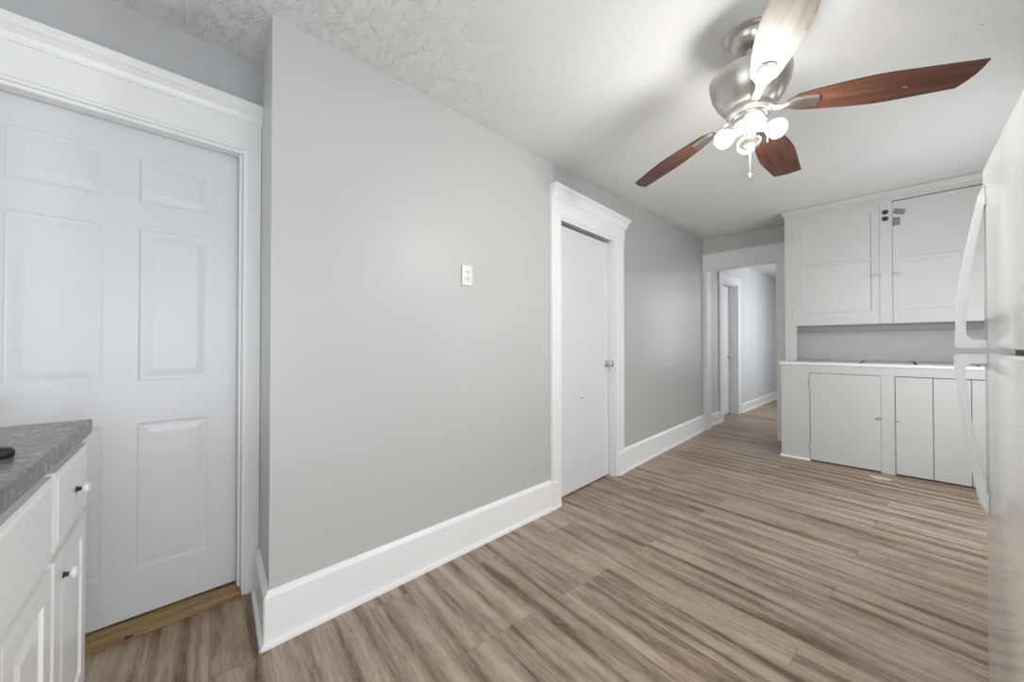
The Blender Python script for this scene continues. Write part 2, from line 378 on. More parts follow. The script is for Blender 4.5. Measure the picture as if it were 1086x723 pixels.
# right wall and rear wall with unseen openings added for the fill lamps
b = MB()
W2 = (-0.70, 0.90, 0.45, 1.85)
W3 = (2.7, 4.2, 0.50, 1.90)
b.box(XR, XR + 0.12, W2[1], W3[0], 0, 2.62).box(XR, XR + 0.12, W3[1], YB + 0.14, 0, 2.62).box(XR, XR + 0.12, W3[0], W3[1], 0, W3[2]).box(XR, XR + 0.12, W3[0], W3[1], W3[3], 2.62)
b.box(XR, XR + 0.12, YREAR - 0.1, W2[0], 0, 2.62).box(XR, XR + 0.12, W2[0], W2[1], 0, W2[2]).box(XR, XR + 0.12, W2[0], W2[1], W2[3], 2.62)
struct(b.build('wall_right', M_WALLBACK, merge=False), 'grey wall behind the refrigerator', 'wall')
b = MB(); W1 = (-1.5, 0.4, 0.5, 2.1)
b.box(XD, W1[0], YREAR - 0.12, YREAR, 0, 2.55).box(W1[1], XR, YREAR - 0.12, YREAR, 0, 2.55).box(W1[0], W1[1], YREAR - 0.12, YREAR, 0, W1[2]).box(W1[0], W1[1], YREAR - 0.12, YREAR, W1[3], 2.55)
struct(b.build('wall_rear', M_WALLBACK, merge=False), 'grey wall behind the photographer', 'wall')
# hall beyond the opening
HX = lambda y: -1.862 + 0.012 * (y - 5.6)
HD0, HD1, HDTOP = 6.28, 7.03, 2.13
b = MB()
for (y0, y1, z0) in ((5.59, HD0, 0), (HD0, HD1, HDTOP), (HD1, 9.75, 0)):
    b.prism([(HX(y0), y0), (HX(y1), y1), (-2.13, y1), (-2.13, y0)], z0, 2.56)
struct(b.build('wall_hall_left', M_HALL, merge=False), 'pale blue-grey hall wall seen through the opening', 'wall')
b = MB(); b.box(-2.13, -0.2, 9.75, 9.87, 0, 2.56)
struct(b.build('wall_hall_end', M_HALL), 'end wall of the hall', 'wall')
b = MB(); b.box(-0.32, -0.2, 5.59, 6.8, 0, 2.56).box(-0.32, -0.2, 8.6, 9.75, 0, 2.56).box(-0.32, -0.2, 6.8, 8.6, 0, 0.8).box(-0.32, -0.2, 6.8, 8.6, 2.3, 2.56)  # unseen opening added for the hall fill lamp
struct(b.build('wall_hall_right', M_HALL, merge=False), 'hall wall with an added unseen opening', 'wall')
struct(MB().box(-2.50, -0.2, 5.56, 9.87, 2.53, 2.62).build('ceiling_hall', M_WALLBACK), 'grey hall ceiling beyond the opening', 'ceiling')

struct(MB().box(-2.62, -2.50, -2.1, 9.9, 0, 2.86).build('wall_light_stop', M_WALLSIDE), 'unseen wall added behind the doors to stop light leaks', 'wall')  # added out of view so sky light cannot leak around the doors
# ------------------------------------------------------------------ baseboards
def bb_prof(h, t=0.020, shoe=0.014):
    return [(0, 0), (t + shoe, 0), (t + shoe, 0.008), (t + shoe * 0.75, 0.018), (t, 0.022), (t, h - 0.020), (t * 0.85, h - 0.014), (t * 0.35, h - 0.002), (0, h)]
b = MB()
rn = Vector((RB[1] - RC[1], RC[0] - RB[0], 0)); rn = Vector((rn.x, -abs(rn.y), 0)).normalized()
b.sweep((RC[0], RC[1], 0), (L(2.06), 2.06, 0), (1, 0), bb_prof(0.205), mp=0.9, mq=0)
b.sweep((L(2.06), 2.06, 0), (L(2.10), 2.10, 0), (1, 0), [(0, 0), (0.036, 0), (0.036, 0.008), (0.034, 0.018), (0.030, 0.022), (0.030, 0.18), (0.024, 0.19), (0.018, 0.202), (0, 0.205)])
b.sweep((L(2.10), 2.10, 0), (L(2.145), 2.145, 0), (1, 0), [(0, 0.0), (0.034, 0.0), (0.034, 0.012), (0.028, 0.018), (0.028, 0.18), (0, 0.19)])
struct(b.build('baseboard_left', M_TRIM, merge=False), 'tall white baseboard left of the closet door', 'baseboard')
b = MB(); b.sweep((RC[0], RC[1], 0), (-2.085, 0.400, 0), rn, bb_prof(0.205), mp=0.9, mq=0)
struct(b.build('baseboard_return', M_TRIM, merge=False), 'short white baseboard on the corner return', 'baseboard')
b = MB()
b.sweep((L(2.99), 2.99, 0), (L(3.12), 3.12, 0), (1, 0), [(0, 0), (0.040, 0), (0.040, 0.008), (0.036, 0.018), (0.031, 0.022), (0.031, 0.185), (0.026, 0.197), (0.02, 0.205), (0, 0.208)])
b.sweep((L(3.12), 3.12, 0), (L(YB), YB, 0), (1, 0), bb_prof(0.208))
struct(b.build('baseboard_far', M_TRIM, merge=False), 'tall white baseboard between the closet door and the opening', 'baseboard')
b = MB()
b.sweep((HX(5.59), 5.59, 0), (HX(6.15), 6.15, 0), (1, 0), bb_prof(0.16)); b.sweep((HX(7.2), 7.2, 0), (HX(9.75), 9.75, 0), (1, 0), bb_prof(0.15))
b.sweep((-1.82, 9.75, 0), (-0.32, 9.75, 0), (0, -1), bb_prof(0.15))
struct(b.build('baseboard_hall', M_TRIM, merge=False), 'white hall baseboard', 'baseboard')

# ------------------------------------------------------------------ closet door (door_1) with casing
LM = lambda y, o, z: (L(y) + o, y, z)
b = MB()
def wallbox(b, y0, y1, o0, o1, z0, z1, fn=L): b.prism([(fn(y0) + o1, y0), (fn(y1) + o1, y1), (fn(y1) + o0, y1), (fn(y0) + o0, y0)], z0, z1)
wallbox(b, 2.045, DY0, 0.001, 0.022, 0, 2.085); wallbox(b, DY1, 3.115, 0.001, 0.022, 0, 2.085)
wallbox(b, 2.040, 3.125, 0.001, 0.026, 2.085, 2.195)
crown = [(0, 0), (0.030, 0), (0.034, 0.012), (0.036, 0.030), (0.046, 0.055), (0.060, 0.068), (0.063, 0.072), (0.063, 0.090), (0, 0.090)]
b.sweep((L(2.045), 2.045, 2.195), (L(3.125), 3.125, 2.195), (1, 0), crown, mp=0.0, mq=0.9)
b.sweep((L(DY0), DY0, 2.060), (L(DY1), DY1, 2.060), (1, 0), [(0.0, 0), (0.008, 0), (0.012, 0.010), (0.018, 0.012), (0.020, 0.030), (0, 0.030)])
wallbox(b, DY0, DY0 + 0.012, -0.10, 0.0, 0, 2.085); wallbox(b, DY1 - 0.012, DY1, -0.10, 0.0, 0, 2.085); wallbox(b, DY0, DY1, -0.10, 0.0, 2.073, 2.085)
struct(b.build('trim_1', M_TRIM, merge=False), 'white crowned casing of the closet door', 'door casing')
S0 = Vector((L(DY0) - 0.047, DY0 + 0.014, 0.012)); S1 = Vector((L(DY1) - 0.047, DY1 - 0.014, 0.012))
def face_matrix(p, q, out):   # local (u, up, out)
    u = (Vector(q) - Vector(p)).normalized(); o = Vector(out).normalized(); upv = Vector((0, 0, 1))
    return Matrix(((u.x, upv.x, o.x, p[0]), (u.y, upv.y, o.y, p[1]), (u.z, upv.z, o.z, p[2]), (0, 0, 0, 1)))
Wd = (S1 - S0).length
b = MB(); b.panel_front(Wd, 2.035, 0.036, [], [], face_matrix(S0, S1, (1, 0.04, 0)))
d1 = struct(b.build('door_1', M_DOOR), 'plain white flush closet door in the grey wall', 'door')
def knob(parent, origin, out, m=M_CHROME, s=1.0, name='door_knob'):
    q = Vector(out).normalized().to_track_quat('Z', 'Y').to_matrix().to_4x4(); T = Matrix.Translation(Vector(origin)) @ q
    pr = [(0, 0), (0.030, 0), (0.031, 0.004), (0.022, 0.009), (0.012, 0.012), (0.011, 0.026), (0.018, 0.032), (0.026, 0.040), (0.028, 0.050), (0.024, 0.060), (0.012, 0.065), (0, 0.066)]
    k = MB().lathe([(r * s, z * s) for r, z in pr], T, 24).build(name, m, parent, smooth=True); return k
ky = DY1 - 0.052
k = knob(d1, (L(ky) - 0.0455, ky, 0.985), (1, 0.04, 0)); k['label'] = 'round chrome door knob'
b = MB(); b.box(L(2.5) - 0.048, L(2.5) - 0.044, 2.515, 2.523, 0.72, 0.728, M=None); bh = b.build('peg_hole', M_DARK, d1)

# ------------------------------------------------------------------ six-panel side door (door_2), casing, threshold
XF = -2.20
DW = 0.332 - SD0 - 0.012
b = MB()
M2 = face_matrix((XF, SD0 + 0.006, 0.035), (XF, 0.326, 0.035), (1, 0, 0))
def u_(y): return y - (SD0 + 0.006)
PA = (u_(-0.350), u_(-0.108)); PB = (u_(-0.010), u_(0.222))
pan = []
for (z0, z1) in ((0.225, 0.825), (1.00, 1.630), (1.745, 1.932)):
    for (a, c) in (PA, PB): pan.append((a, c, z0 - 0.035, z1 - 0.035))
b.panel_front(DW, 2.012, 0.04, pan, [(0.004, -0.003), (0.010, -0.004), (0.018, -0.004), (0.045, -0.001)], M2)
d2 = struct(b.build('door_2', M_DOOR), 'white six-panel door at the far left', 'door')
knob(d2, (XF, SD0 + 0.07, 0.95), (1, 0, 0))
b = MB()
CF = XD + 0.026
b.box(XD, CF, SD1 + 0.012, 0.4015, 0.0, 2.065, 0.003); b.box(XD, CF, SD0 - 0.10, SD0 - 0.012, 0.0, 2.065, 0.003)
# stepped inner edge of casing and jamb
b.box(XD - 0.03, CF - 0.008, SD1 + 0.002, SD1 + 0.014, 0.0, 2.060, 0.002); b.box(XD - 0.03, CF - 0.008, SD0 - 0.014, SD0 - 0.002, 0.0, 2.060, 0.002)
b.box(XD - 0.05, XD - 0.012, SD1 - 0.008, SD1 + 0.004, 0.03, 2.052, 0.002)
b.box(XD - 0.17, XD - 0.04, SD1, SD1 + 0.01, 0.0, 2.055)
b.box(XD, CF, SD0 - 0.10, 0.4015, 2.063, 2.185, 0.002)
b.sweep((XD, SD0 - 0.10, 2.183), (XD, 0.4015, 2.183), (1, 0), [(0, 0), (0.032, 0), (0.034, 0.012), (0.040, 0.026), (0.054, 0.042), (0.062, 0.048), (0.066, 0.054), (0.066, 0.078), (0.058, 0.084), (0, 0.086)])
b.box(XD - 0.03, CF - 0.006, SD0 - 0.012, SD1 + 0.012, 2.052, 2.064, 0.002)
b.box(XD - 0.05, CF - 0.020, SD0 - 0.006, SD1 + 0.006, 2.038, 2.053, 0.002)
b.box(XD - 0.17, XD - 0.03, SD0, SD1, 2.047, 2.055)
struct(b.build('trim_2', M_TRIM, merge=False), 'white moulded casing of the six-panel door', 'door casing')
struct(MB().box(XF - 0.06, CF + 0.002, SD0 + 0.002, SD1 - 0.002, 0.0, 0.026, 0.003).build('trim_3', M_PINE), 'raw pine threshold board under the six-panel door', 'threshold')

# ------------------------------------------------------------------ cased opening to the hall
b = MB()
YF = YB - 0.020
b.box(-1.834, -1.806, YF, YB, 0.205, 2.16, 0.003); b.box(-1.808, -1.790, YF - 0.004, YB, 0.205, 2.16, 0.003)
b.box(-1.83, -1.795, YB - 0.006, YB, 0.0, 0.207)
b.box(OX1, -0.905, YF, YB, 0.0, 2.16, 0.003)
b.box(-1.834, -0.86, YF - 0.004, YB, 2.16, 2.335, 0.003)
b.sweep((-0.86, YB, 2.335), (-1.836, YB, 2.335), (0, -1), [(0, 0), (0.026, 0), (0.030, 0.010), (0.036, 0.018), (0.036, 0.032), (0, 0.034)])
b.box(OX0, OX0 + 0.014, YB, YB + 0.14, 0, OTOP); b.box(OX1 - 0.014, OX1, YB, YB + 0.14, 0, OTOP); b.box(OX0, OX1, YB, YB + 0.14, OTOP - 0.014, OTOP)
struct(b.build('trim_4', M_TRIM, merge=False), 'white casing of the opening to the hall', 'opening casing')
# hall door with casing and light switch
b = MB()
wallbox(b, 6.14, HD0, 0.001, 0.024, 0, 2.13, HX); wallbox(b, HD1, 7.17, 0.001, 0.024, 0, 2.13, HX); wallbox(b, 6.12, 7.19, 0.001, 0.028, 2.13, 2.235, HX)
wallbox(b, HD1 - 0.014, HD1, -0.15, 0.001, 0, 2.13, HX); wallbox(b, HD0, HD0 + 0.014, -0.15, 0.001, 0, 2.13, HX); wallbox(b, HD0, HD1, -0.15, 0.001, 2.116, 2.13, HX)
struct(b.build('trim_5', M_TRIM, merge=False), 'white casing of the hall door', 'door casing')
b = MB(); b.panel_front(HD1 - HD0 - 0.034, 2.09, 0.036, [(0.11, 0.33, 0.25, 0.85), (0.41, 0.62, 0.25, 0.85), (0.11, 0.33, 1.02, 1.92), (0.41, 0.62, 1.02, 1.92)], [(0.006, -0.005), (0.014, -0.008), (0.05, -0.002)], face_matrix((-1.955, HD0 + 0.017, 0.012), (-1.955, HD1 - 0.017, 0.012), (1, 0, 0)))
d3 = struct(b.build('door_3', M_DOOR), 'white hall door beyond the opening', 'door')
knob(d3, (-1.955, HD1 - 0.075, 0.96), (1, 0, 0))

# ------------------------------------------------------------------ wall plates
def outlet(y, z, x, label):
    t = thing('wall_outlet', label, 'outlet', (x, y, z))
    MB().box(x, x + 0.007, y - 0.037, y + 0.037, z - 0.057, z + 0.057, 0.003).build('cover_plate', M_PLASTIC, t, smooth=True)
    for dz in (-0.0195, 0.0195):
        T = Matrix.Translation((x + 0.0065, y, z + dz)) @ Matrix.Rotation(R(90), 4, 'Y')
        rc = MB().lathe([(0, 0), (0.0165, 0), (0.0165, 0.002), (0.0155, 0.0028), (0, 0.0028)], T, 24).build('receptacle', M_PLASTIC, t)
        for (dy, hh) in ((-0.006, 0.0042), (0.006, 0.0034)):
            MB().box(x + 0.009, x + 0.0098, y + dy - 0.0013, y + dy + 0.0013, z + dz + 0.001 - hh, z + dz + 0.001 + hh + 0.002).build('slot', M_DARK, rc)
        MB().lathe([(0, 0.0023), (0.0026, 0.0023), (0.0026, 0.0033), (0, 0.0033)], Matrix.Translation((x + 0.0068, y, z + dz - 0.009)) @ Matrix.Rotation(R(90), 4, 'Y'), 12).build('ground_hole', M_DARK, rc)
    MB().lathe([(0, 0), (0.003, 0), (0.0025, 0.0012), (0, 0.0015)], Matrix.Translation((x + 0.007, y, z)) @ Matrix.Rotation(R(90), 4, 'Y'), 12).build('screw', M_NICKEL, t)
outlet(1.312, 1.541, -1.70, 'white duplex electrical outlet high on the grey wall')
def switch(y, z):
    x = HX(y); t = thing('light_switch', 'white light switch on the hall wall beside the hall door', 'switch', (x, y, z))
    MB().box(x, x + 0.006, y - 0.036, y + 0.036, z - 0.057, z + 0.057, 0.003).build('cover_plate', M_PLASTIC, t)
    MB().box(x + 0.005, x + 0.016, y - 0.005, y + 0.005, z - 0.004, z + 0.014, 0.002).build('toggle', M_PLASTIC, t)
switch(5.86, 1.32)

# ------------------------------------------------------------------ built-in cabinets on the back wall
BY = 4.752                                   # front of the lower cabinet
UY = 4.852                                   # front of the upper cabinet
def slab_door(parent, x0, x1, z0, z1, y, t=0.012, name='door', m=M_CAB):
    return MB().box(x0, x1, y - t, y + 0.006, z0, z1, 0.002, 1).build(name, m, parent)
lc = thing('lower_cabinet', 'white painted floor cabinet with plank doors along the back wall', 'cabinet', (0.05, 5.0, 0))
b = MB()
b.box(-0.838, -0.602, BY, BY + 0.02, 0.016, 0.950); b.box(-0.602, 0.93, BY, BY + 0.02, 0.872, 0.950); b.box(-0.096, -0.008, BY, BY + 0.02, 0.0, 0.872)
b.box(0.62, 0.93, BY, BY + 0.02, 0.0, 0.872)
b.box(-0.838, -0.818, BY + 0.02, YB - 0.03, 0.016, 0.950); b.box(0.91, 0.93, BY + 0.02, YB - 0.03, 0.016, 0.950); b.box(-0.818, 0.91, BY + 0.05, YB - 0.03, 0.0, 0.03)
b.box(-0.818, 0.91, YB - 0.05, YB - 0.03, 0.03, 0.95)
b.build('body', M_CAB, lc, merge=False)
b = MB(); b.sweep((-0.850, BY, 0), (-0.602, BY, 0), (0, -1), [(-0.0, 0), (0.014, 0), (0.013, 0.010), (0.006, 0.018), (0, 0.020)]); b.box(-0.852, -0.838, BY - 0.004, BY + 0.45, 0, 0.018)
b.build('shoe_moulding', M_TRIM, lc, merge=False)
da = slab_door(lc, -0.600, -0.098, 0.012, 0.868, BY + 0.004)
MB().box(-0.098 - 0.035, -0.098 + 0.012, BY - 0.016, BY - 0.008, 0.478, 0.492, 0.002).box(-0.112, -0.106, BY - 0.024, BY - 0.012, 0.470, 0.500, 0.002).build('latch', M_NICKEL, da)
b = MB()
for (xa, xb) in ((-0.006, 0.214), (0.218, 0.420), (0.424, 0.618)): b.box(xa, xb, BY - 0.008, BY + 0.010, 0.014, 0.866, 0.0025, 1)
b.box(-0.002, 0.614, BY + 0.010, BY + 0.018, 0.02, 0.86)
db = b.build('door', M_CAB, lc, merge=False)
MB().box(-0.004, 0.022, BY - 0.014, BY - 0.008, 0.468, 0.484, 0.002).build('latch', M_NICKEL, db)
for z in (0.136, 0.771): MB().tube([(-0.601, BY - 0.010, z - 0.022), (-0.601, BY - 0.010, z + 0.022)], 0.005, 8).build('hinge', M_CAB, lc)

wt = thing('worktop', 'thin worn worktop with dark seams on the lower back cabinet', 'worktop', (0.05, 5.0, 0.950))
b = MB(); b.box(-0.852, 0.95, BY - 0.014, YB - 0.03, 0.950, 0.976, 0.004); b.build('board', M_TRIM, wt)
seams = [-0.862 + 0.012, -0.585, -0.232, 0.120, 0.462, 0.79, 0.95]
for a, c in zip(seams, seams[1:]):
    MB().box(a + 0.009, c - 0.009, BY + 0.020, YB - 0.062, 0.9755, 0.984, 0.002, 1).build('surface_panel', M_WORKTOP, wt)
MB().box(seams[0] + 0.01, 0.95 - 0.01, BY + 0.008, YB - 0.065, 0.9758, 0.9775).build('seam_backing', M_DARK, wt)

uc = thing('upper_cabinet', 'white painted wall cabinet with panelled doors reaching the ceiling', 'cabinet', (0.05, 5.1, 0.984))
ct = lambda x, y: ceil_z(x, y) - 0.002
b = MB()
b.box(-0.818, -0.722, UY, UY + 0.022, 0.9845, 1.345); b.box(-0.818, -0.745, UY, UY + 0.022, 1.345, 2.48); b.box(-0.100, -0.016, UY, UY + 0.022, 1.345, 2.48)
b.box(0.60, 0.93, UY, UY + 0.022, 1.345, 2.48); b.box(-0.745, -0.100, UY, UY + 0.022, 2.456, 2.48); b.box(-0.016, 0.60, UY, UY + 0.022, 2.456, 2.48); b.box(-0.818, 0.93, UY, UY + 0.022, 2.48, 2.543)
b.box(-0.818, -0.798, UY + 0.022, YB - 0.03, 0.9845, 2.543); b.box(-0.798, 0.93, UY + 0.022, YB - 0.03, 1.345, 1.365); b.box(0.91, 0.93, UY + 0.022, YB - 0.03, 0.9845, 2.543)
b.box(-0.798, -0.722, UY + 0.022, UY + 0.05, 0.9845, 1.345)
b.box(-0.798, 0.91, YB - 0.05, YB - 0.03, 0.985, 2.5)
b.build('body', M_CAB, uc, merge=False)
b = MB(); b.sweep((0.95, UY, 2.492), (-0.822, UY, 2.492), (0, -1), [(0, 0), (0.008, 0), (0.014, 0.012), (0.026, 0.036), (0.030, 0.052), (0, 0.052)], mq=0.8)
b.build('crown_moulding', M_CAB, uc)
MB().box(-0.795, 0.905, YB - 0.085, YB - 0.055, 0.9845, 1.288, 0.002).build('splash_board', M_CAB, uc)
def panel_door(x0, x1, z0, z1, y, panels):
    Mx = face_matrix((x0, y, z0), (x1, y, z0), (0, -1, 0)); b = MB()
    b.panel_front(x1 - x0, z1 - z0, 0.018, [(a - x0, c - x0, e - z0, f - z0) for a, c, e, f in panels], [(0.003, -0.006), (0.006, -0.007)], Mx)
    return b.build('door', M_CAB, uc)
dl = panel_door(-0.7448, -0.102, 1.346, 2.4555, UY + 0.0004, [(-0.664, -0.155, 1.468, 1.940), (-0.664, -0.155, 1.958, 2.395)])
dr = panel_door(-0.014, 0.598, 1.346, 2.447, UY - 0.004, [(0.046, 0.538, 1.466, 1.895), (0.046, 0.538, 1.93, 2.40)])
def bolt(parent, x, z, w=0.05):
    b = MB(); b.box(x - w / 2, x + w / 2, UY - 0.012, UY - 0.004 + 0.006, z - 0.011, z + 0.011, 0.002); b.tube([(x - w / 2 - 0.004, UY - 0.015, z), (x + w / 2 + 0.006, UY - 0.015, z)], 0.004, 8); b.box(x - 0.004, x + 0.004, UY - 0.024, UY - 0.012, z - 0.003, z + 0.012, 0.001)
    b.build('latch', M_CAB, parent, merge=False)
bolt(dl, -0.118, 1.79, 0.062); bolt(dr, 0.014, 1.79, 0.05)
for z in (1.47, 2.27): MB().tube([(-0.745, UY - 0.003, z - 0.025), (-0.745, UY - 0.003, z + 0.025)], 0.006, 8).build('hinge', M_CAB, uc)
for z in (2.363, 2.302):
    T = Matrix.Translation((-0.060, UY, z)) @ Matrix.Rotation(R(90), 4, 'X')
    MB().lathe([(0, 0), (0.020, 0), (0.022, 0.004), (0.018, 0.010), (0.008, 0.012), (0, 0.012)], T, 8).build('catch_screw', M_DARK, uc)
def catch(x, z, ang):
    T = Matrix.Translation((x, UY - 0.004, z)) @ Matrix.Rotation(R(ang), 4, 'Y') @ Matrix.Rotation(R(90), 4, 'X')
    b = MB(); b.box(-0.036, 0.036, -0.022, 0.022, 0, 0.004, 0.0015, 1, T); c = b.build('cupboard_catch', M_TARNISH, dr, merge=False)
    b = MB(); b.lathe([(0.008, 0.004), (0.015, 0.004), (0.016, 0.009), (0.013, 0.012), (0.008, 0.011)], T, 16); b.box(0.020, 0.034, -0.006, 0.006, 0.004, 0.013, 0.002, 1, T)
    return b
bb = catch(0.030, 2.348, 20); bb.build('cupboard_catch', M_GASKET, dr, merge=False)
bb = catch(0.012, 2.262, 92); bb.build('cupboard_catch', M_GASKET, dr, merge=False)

# ------------------------------------------------------------------ refrigerator
FX, FY0, FY1, FZ, GAP = 0.190, 1.075, 1.845, 1.690, 1.132
fr = thing('refrigerator', 'white top-freezer refrigerator at the right edge', 'refrigerator', (0.56, 1.46, 0))
b = MB(); b.box(FX + 0.072, 0.93, FY0 + 0.008, FY1 - 0.008, 0.03, FZ - 0.012, 0.012, 3); b.box(FX + 0.10, 0.90, FY0 + 0.03, FY1 - 0.03, 0.0, 0.05)
b.build('body', M_FRIDGE, fr, smooth=True, merge=False)
MB().box(FX + 0.055, FX + 0.075, FY0 + 0.02, FY1 - 0.02, 0.10, FZ - 0.03).build('gasket', M_GASKET, fr)
MB().box(FX + 0.03, FX + 0.10, FY0 + 0.01, FY1 - 0.01, 0.02, 0.075, 0.004).build('kick_grille', M_GASKET, fr)
fd = MB().box(FX, FX + 0.06, FY0, FY1, GAP + 0.006, FZ, 0.010, 3).build('freezer_door', M_FRIDGE, fr, smooth=True)
rd = MB().box(FX, FX + 0.06, FY0, FY1, 0.085, GAP - 0.008, 0.010, 3).build('refrigerator_door', M_FRIDGE, fr, smooth=True)
b = MB(); b.box(FX + 0.004, FX + 0.05, FY0 + 0.006, FY0 + 0.06, GAP - 0.007, GAP + 0.005); b.build('hinge', M_NICKEL, fr)
def handle(parent, outer, inner, y0, y1):
    """closed side outline (x, z) extruded in y, rounded"""
    b = MB(); o = outer + inner[::-1]
    lo = [b.bm.verts.new((x, y0, z)) for x, z in o]; hi = [b.bm.verts.new((x, y1, z)) for x, z in o]; n = len(o)
    for i in range(n): b.bm.faces.new((lo[i], lo[(i + 1) % n], hi[(i + 1) % n], hi[i]))
    k = len(outer)
    for vs in (lo, hi):
        for i in range(k - 1):
            b.bm.faces.new((vs[i], vs[i + 1], vs[n - 2 - i], vs[n - 1 - i]))
    bmesh.ops.recalc_face_normals(b.bm, faces=b.bm.faces)
    es = [e for e in b.bm.edges if len(e.link_faces) == 2 and e.calc_face_angle(0) > R(40)]
    bmesh.ops.bevel(b.bm, geom=es, offset=0.003, segments=2, affect='EDGES', clamp_overlap=True)
    return b.build('handle', M_FRIDGE, parent, smooth=True)
HY0, HY1 = 1.785, 1.822
F1 = FX + 0.002
handle(fd, [(F1 - 0.004, 1.630), (0.177, 1.600), (0.164, 1.520), (0.150, 1.430), (0.139, 1.350), (0.132, 1.260), (0.1295, 1.190), (0.128, 1.140), (0.150, 1.138), (F1, 1.138)],
           [(F1, 1.575), (0.186, 1.560), (0.178, 1.500), (0.168, 1.430), (0.158, 1.350), (0.152, 1.270), (0.150, 1.205), (0.151, 1.176), (0.162, 1.166), (F1, 1.164)], HY0, HY1)
handle(rd, [(F1, 1.122), (0.150, 1.122), (0.126, 1.120), (0.128, 1.075), (0.133, 1.010), (0.140, 0.930), (0.151, 0.840), (0.162, 0.750), (0.172, 0.680), (F1 - 0.002, 0.640)],
           [(F1, 1.094), (0.158, 1.092), (0.147, 1.082), (0.148, 1.045), (0.152, 0.990), (0.159, 0.925), (0.169, 0.840), (0.179, 0.770), (0.187, 0.720), (F1, 0.700)], HY0, HY1)

# ------------------------------------------------------------------ left counter cabinet and countertop
A0 = Vector((-1.827, -0.111, 0)); U0 = Vector((0.791, -0.053, 0)).normalized(); V0 = Vector((U0.y, -U0.x, 0))
MK = Matrix(((U0.x, V0.x, 0, A0.x), (U0.y, V0.y, 0, A0.y), (0, 0, 1, 0), (0, 0, 0, 1)))      # local (u along front, v depth, z)
kc = thing('base_cabinet', 'white base cabinet with drawers and raised-panel doors at the left edge', 'cabinet', tuple(MK @ Vector((0.75, 0.3, 0))))
b = MB(); b.box(-0.015, 1.50, 0.024, 0.60, 0.095, 0.864, 0.002, 1, MK); b.box(0.0, 1.50, 0.09, 0.60, 0.0, 0.10, 0, 1, MK)
b.build('body', M_CABIN, kc, merge=False)
def front(name, u0, u1, z0, z1, panel):
    Mf = MK @ Matrix(((1, 0, 0, u0), (0, 0, -1, 0.004), (0, 1, 0, z0), (0, 0, 0, 1)))
    b = MB()
    if panel: b.panel_front(u1 - u0, z1 - z0, 0.019, [(0.055, u1 - u0 - 0.055, 0.055, z1 - z0 - 0.055)], [(0.004, -0.006), (0.012, -0.007), (0.040, -0.001)], Mf)
    else: b.panel_front(u1 - u0, z1 - z0, 0.019, [(0.012, u1 - u0 - 0.012, 0.012, z1 - z0 - 0.012)], [(0.006, 0.003)], Mf)
    return b.build(name, M_CABIN, kc)
def cab_knob(parent, u, z):
    T = MK @ Matrix.Translation((u, 0.003, z)) @ Matrix.Rotation(R(90), 4, 'X')
    MB().lathe([(0, 0.003), (0.009, 0.003), (0.006, 0.006), (0.005, 0.014)], T, 16).build('knob_stem', M_BLACK, parent, smooth=True)
    MB().lathe([(0.005, 0.013), (0.012, 0.015), (0.0155, 0.020), (0.0145, 0.026), (0.008, 0.030), (0, 0.031)], T, 20).build('knob', M_PLASTIC, parent, smooth=True)
w1 = front('drawer', 0.055, 0.425, 0.655, 0.845, False); cab_knob(w1, 0.225, 0.748)
w2 = front('drawer', 0.455, 1.06, 0.655, 0.845, False)
q1 = front('door', 0.055, 0.425, 0.115, 0.632, True); cab_knob(q1, 0.365, 0.575)
q2 = front('door', 0.455, 0.755, 0.115, 0.632, True)
q3 = front('door', 0.762, 1.06, 0.115, 0.632, True)
b = MB(); b.box(0.0, 1.52, 0.0, 0.625, 0.865, 0.910, 0.004, 2, MK)
tag(b.build('countertop', M_COUNTER, None, loc=tuple(MK @ Vector((0.75, 0.3, 0.865)))), 'speckled dark grey laminate countertop on the white base cabinet', 'countertop')
pc = Vector((-1.330, -0.215, 0.910))
st = thing('black_cap', 'small black round cap on the grey countertop at the left edge', 'cap', tuple(pc))
MB().lathe([(0, 0), (0.021, 0), (0.023, 0.004), (0.023, 0.014), (0.019, 0.020), (0.010, 0.023), (0, 0.024)], Matrix.Translation(pc), 28).build('cap', M_BLACK, st, smooth=True)

# ------------------------------------------------------------------ ceiling fan with four of its five blades
HUB = Vector((-0.42, 1.80, 0)); CZ = ceil_z(HUB.x, HUB.y)
fan = thing('ceiling_fan', 'brushed nickel ceiling fan with four worn blades and lit bulbs', 'ceiling fan', (HUB.x, HUB.y, CZ))
TH = Matrix.Translation(HUB)
MB().lathe([(0, CZ), (0.088, CZ), (0.090, CZ - 0.008), (0.084, CZ - 0.014), (0.074, CZ - 0.018), (0.072, CZ - 0.030), (0.056, CZ - 0.055), (0.034, CZ - 0.066), (0.018, CZ - 0.070), (0, CZ - 0.070)], TH, 40).build('canopy', M_NICKEL, fan, smooth=True)
MB().lathe([(0.014, CZ - 0.06), (0.014, 2.28)], TH, 16).lathe([(0.014, 2.325), (0.026, 2.32), (0.030, 2.30), (0.030, 2.26)], TH, 20).build('downrod', M_NICKEL, fan, smooth=True)
MB().lathe([(0, 2.285), (0.05, 2.285), (0.115, 2.276), (0.143, 2.268), (0.150, 2.262), (0.150, 2.254), (0.147, 2.236), (0.140, 2.205), (0.124, 2.170), (0.102, 2.140), (0.086, 2.128), (0.084, 2.108), (0.074, 2.098), (0, 2.096)], TH, 48).build('motor_housing', M_NICKEL, fan, smooth=True)

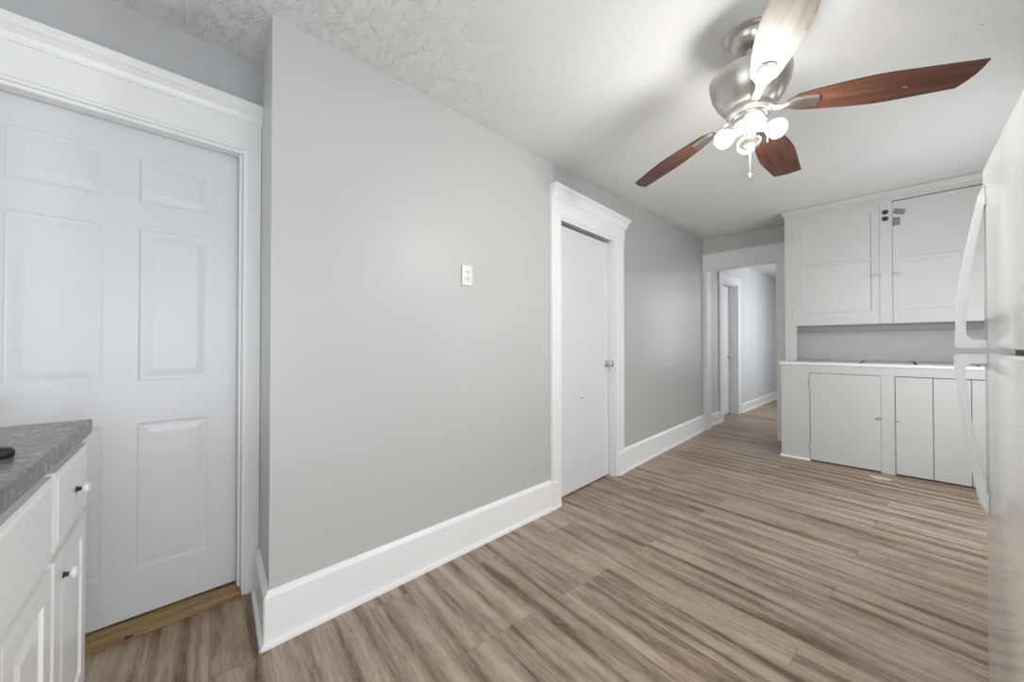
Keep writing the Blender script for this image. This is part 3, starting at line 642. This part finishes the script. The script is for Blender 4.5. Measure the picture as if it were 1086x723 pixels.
def blade(az, droop, pitch, m, zr, r0=0.165, r1=0.650, w=0.073):
    """outline in local (r, t); t>0 is the left side looking outward from above"""
    n = 14; left = []; rightp = []
    for i in range(n + 1):
        s = i / n
        wl = w * (0.50 + 0.50 * math.sin(min(1.0, s * 1.5) * math.pi / 2)) * (1 - 0.26 * max(0, s - 0.6) / 0.4)
        wr = w * (0.50 + 0.52 * math.sin(min(1.0, s * 1.7) * math.pi / 2)) * (1 - 0.20 * max(0, s - 0.55) / 0.45)
        if s < 0.10: wl *= math.sqrt(1 - ((0.10 - s) / 0.10) ** 2 * 0.85); wr *= math.sqrt(1 - ((0.10 - s) / 0.10) ** 2 * 0.85)
        left.append((r0 + (r1 - 0.035 - r0) * s, wl)); rightp.append((r0 + (r1 - r0) * s, -wr))
    tl, tr = left[-1], rightp[-1]
    tip = [(tr[0] * (1 - k) + tl[0] * k + 0.010 * math.sin(k * math.pi), tr[1] * (1 - k) + tl[1] * k) for k in (0.25, 0.5, 0.75)]
    o = rightp + tip + left[::-1]
    b = MB(); M = TH @ Matrix.Translation((0, 0, zr)) @ Matrix.Rotation(R(az), 4, 'Z') @ Matrix.Translation((r0, 0, 0)) @ Matrix.Rotation(R(droop), 4, 'Y') @ Matrix.Translation((-r0, 0, 0)) @ Matrix.Rotation(R(pitch), 4, 'X')
    uv = b.bm.loops.layers.uv.new('UVMap'); T = 0.0055; k = len(o)
    lo = [b.bm.verts.new((x, y, -T / 2)) for x, y in o]; hi = [b.bm.verts.new((x, y, T / 2)) for x, y in o]
    f1 = b.bm.faces.new(lo[::-1]); f2 = b.bm.faces.new(hi)
    for i in range(k): b.bm.faces.new((lo[i], lo[(i + 1) % k], hi[(i + 1) % k], hi[i]))
    for f in b.bm.faces:
        for lp in f.loops: lp[uv].uv = (lp.vert.co.x + az * 0.013, lp.vert.co.y)
    for v in b.bm.verts: v.co = M @ v.co
    bl = b.build('blade', m, fan, merge=False)
    # blade iron: arm out of the motor, flat forked plate screwed under the blade
    b = MB()
    arm = [(0.070, 0, -0.002), (r0 - 0.04, 0, -0.012), (r0 - 0.015, 0, -0.014), (r0 + 0.01, 0, -0.010)]
    b.tube([M @ Vector(p) for p in arm], [(0.020, 0.006), (0.016, 0.006), (0.014, 0.005), (0.020, 0.004)], 10, flat=M.to_3x3() @ Vector((0, 0, 1)))
    pl = [(x - 0.165 + r0, y) for x, y in [(0.165, 0.014), (0.190, 0.024), (0.230, 0.027), (0.262, 0.022), (0.270, 0.0), (0.262, -0.022), (0.230, -0.027), (0.190, -0.024), (0.165, -0.014)]]
    lo = [b.bm.verts.new(M @ Vector((x, y, -T / 2 - 0.009))) for x, y in pl]; hi = [b.bm.verts.new(M @ Vector((x * 1.0 + (0.004 if x > 0.2 else -0.002), y * 1.12, -T / 2))) for x, y in pl]
    b.bm.faces.new(lo[::-1]); b.bm.faces.new(hi)
    for i in range(len(pl)): b.bm.faces.new((lo[i], lo[(i + 1) % len(pl)], hi[(i + 1) % len(pl)], hi[i]))
    b.build('blade_iron', M_NICKEL, bl, smooth=True, merge=False)
    if m is M_PALE: bl['label'] = 'blade with bleached, stained underside'
    return bl
blade(160, 7, -9, M_BLADE, 2.115)
blade(88, 7, -9, M_BLADE, 2.115)
blade(16, 7, -9, M_BLADE, 2.115, 0.125)
blade(-64, -3, -9, M_PALE, 2.13)

MB().lathe([(0, 2.098), (0.060, 2.098), (0.064, 2.090), (0.060, 2.066), (0.040, 2.056), (0.026, 2.050), (0.022, 2.02), (0.022, 1.998)], TH, 32).build('light_kit', M_NICKEL, fan, smooth=True)
MB().lathe([(0.022, 2.004), (0.040, 1.998), (0.042, 1.990), (0.036, 1.978), (0.022, 1.968), (0.008, 1.964), (0, 1.963)], TH, 28).build('switch_cap', M_NICKEL, fan, smooth=True)
for i in range(4):
    a = R(20 + 90 * i); d = Vector((math.cos(a), math.sin(a), -0.35)).normalized()
    T = Matrix.Translation(HUB + Vector((0, 0, 2.060)) + d * 0.030) @ d.to_track_quat('Z', 'Y').to_matrix().to_4x4()
    so = MB().lathe([(0, 0), (0.013, 0), (0.016, 0.006), (0.016, 0.022), (0, 0.022)], T, 16).build('bulb_socket', M_NICKEL, fan, smooth=True)
    MB().lathe([(0.010, 0.020), (0.016, 0.030), (0.030, 0.048), (0.037, 0.066), (0.036, 0.082), (0.026, 0.097), (0.012, 0.104), (0, 0.105)], T, 20).build('bulb', M_BULB, so, smooth=True)
def chain(x, y, z0, z1, fob):
    c = MB().tube([(x, y, z0), (x, y, z1)], 0.0014, 6).build('pull_chain', M_NICKEL, fan)
    if fob: MB().lathe([(0, z1 + 0.004), (0.004, z1), (0.008, z1 - 0.012), (0.006, z1 - 0.022), (0, z1 - 0.025)], Matrix.Translation((x, y, 0)), 12).build('fob', M_NICKEL, c, smooth=True)
    return c
chain(HUB.x, HUB.y, 1.966, 1.860, True)
chain(HUB.x + 0.055, HUB.y + 0.035, 2.07, 1.985, False)

# ------------------------------------------------------------------ flat off-white patch on the floor
b = MB(); n = 18; cx_, cy_ = -0.112, 4.545
ring = []
for i in range(n):
    a = 2 * math.pi * i / n; rr = 0.7 + 0.3 * random.random()
    ring.append((cx_ + 0.085 * rr * math.cos(a), cy_ + 0.045 * rr * math.sin(a)))
b.prism(ring, 0.0, 0.004)
tag(b.build('floor_patch', M_PATCH, None, loc=(cx_, cy_, 0)), 'small off-white flat patch on the floor before the lower cabinet', 'paint spill')
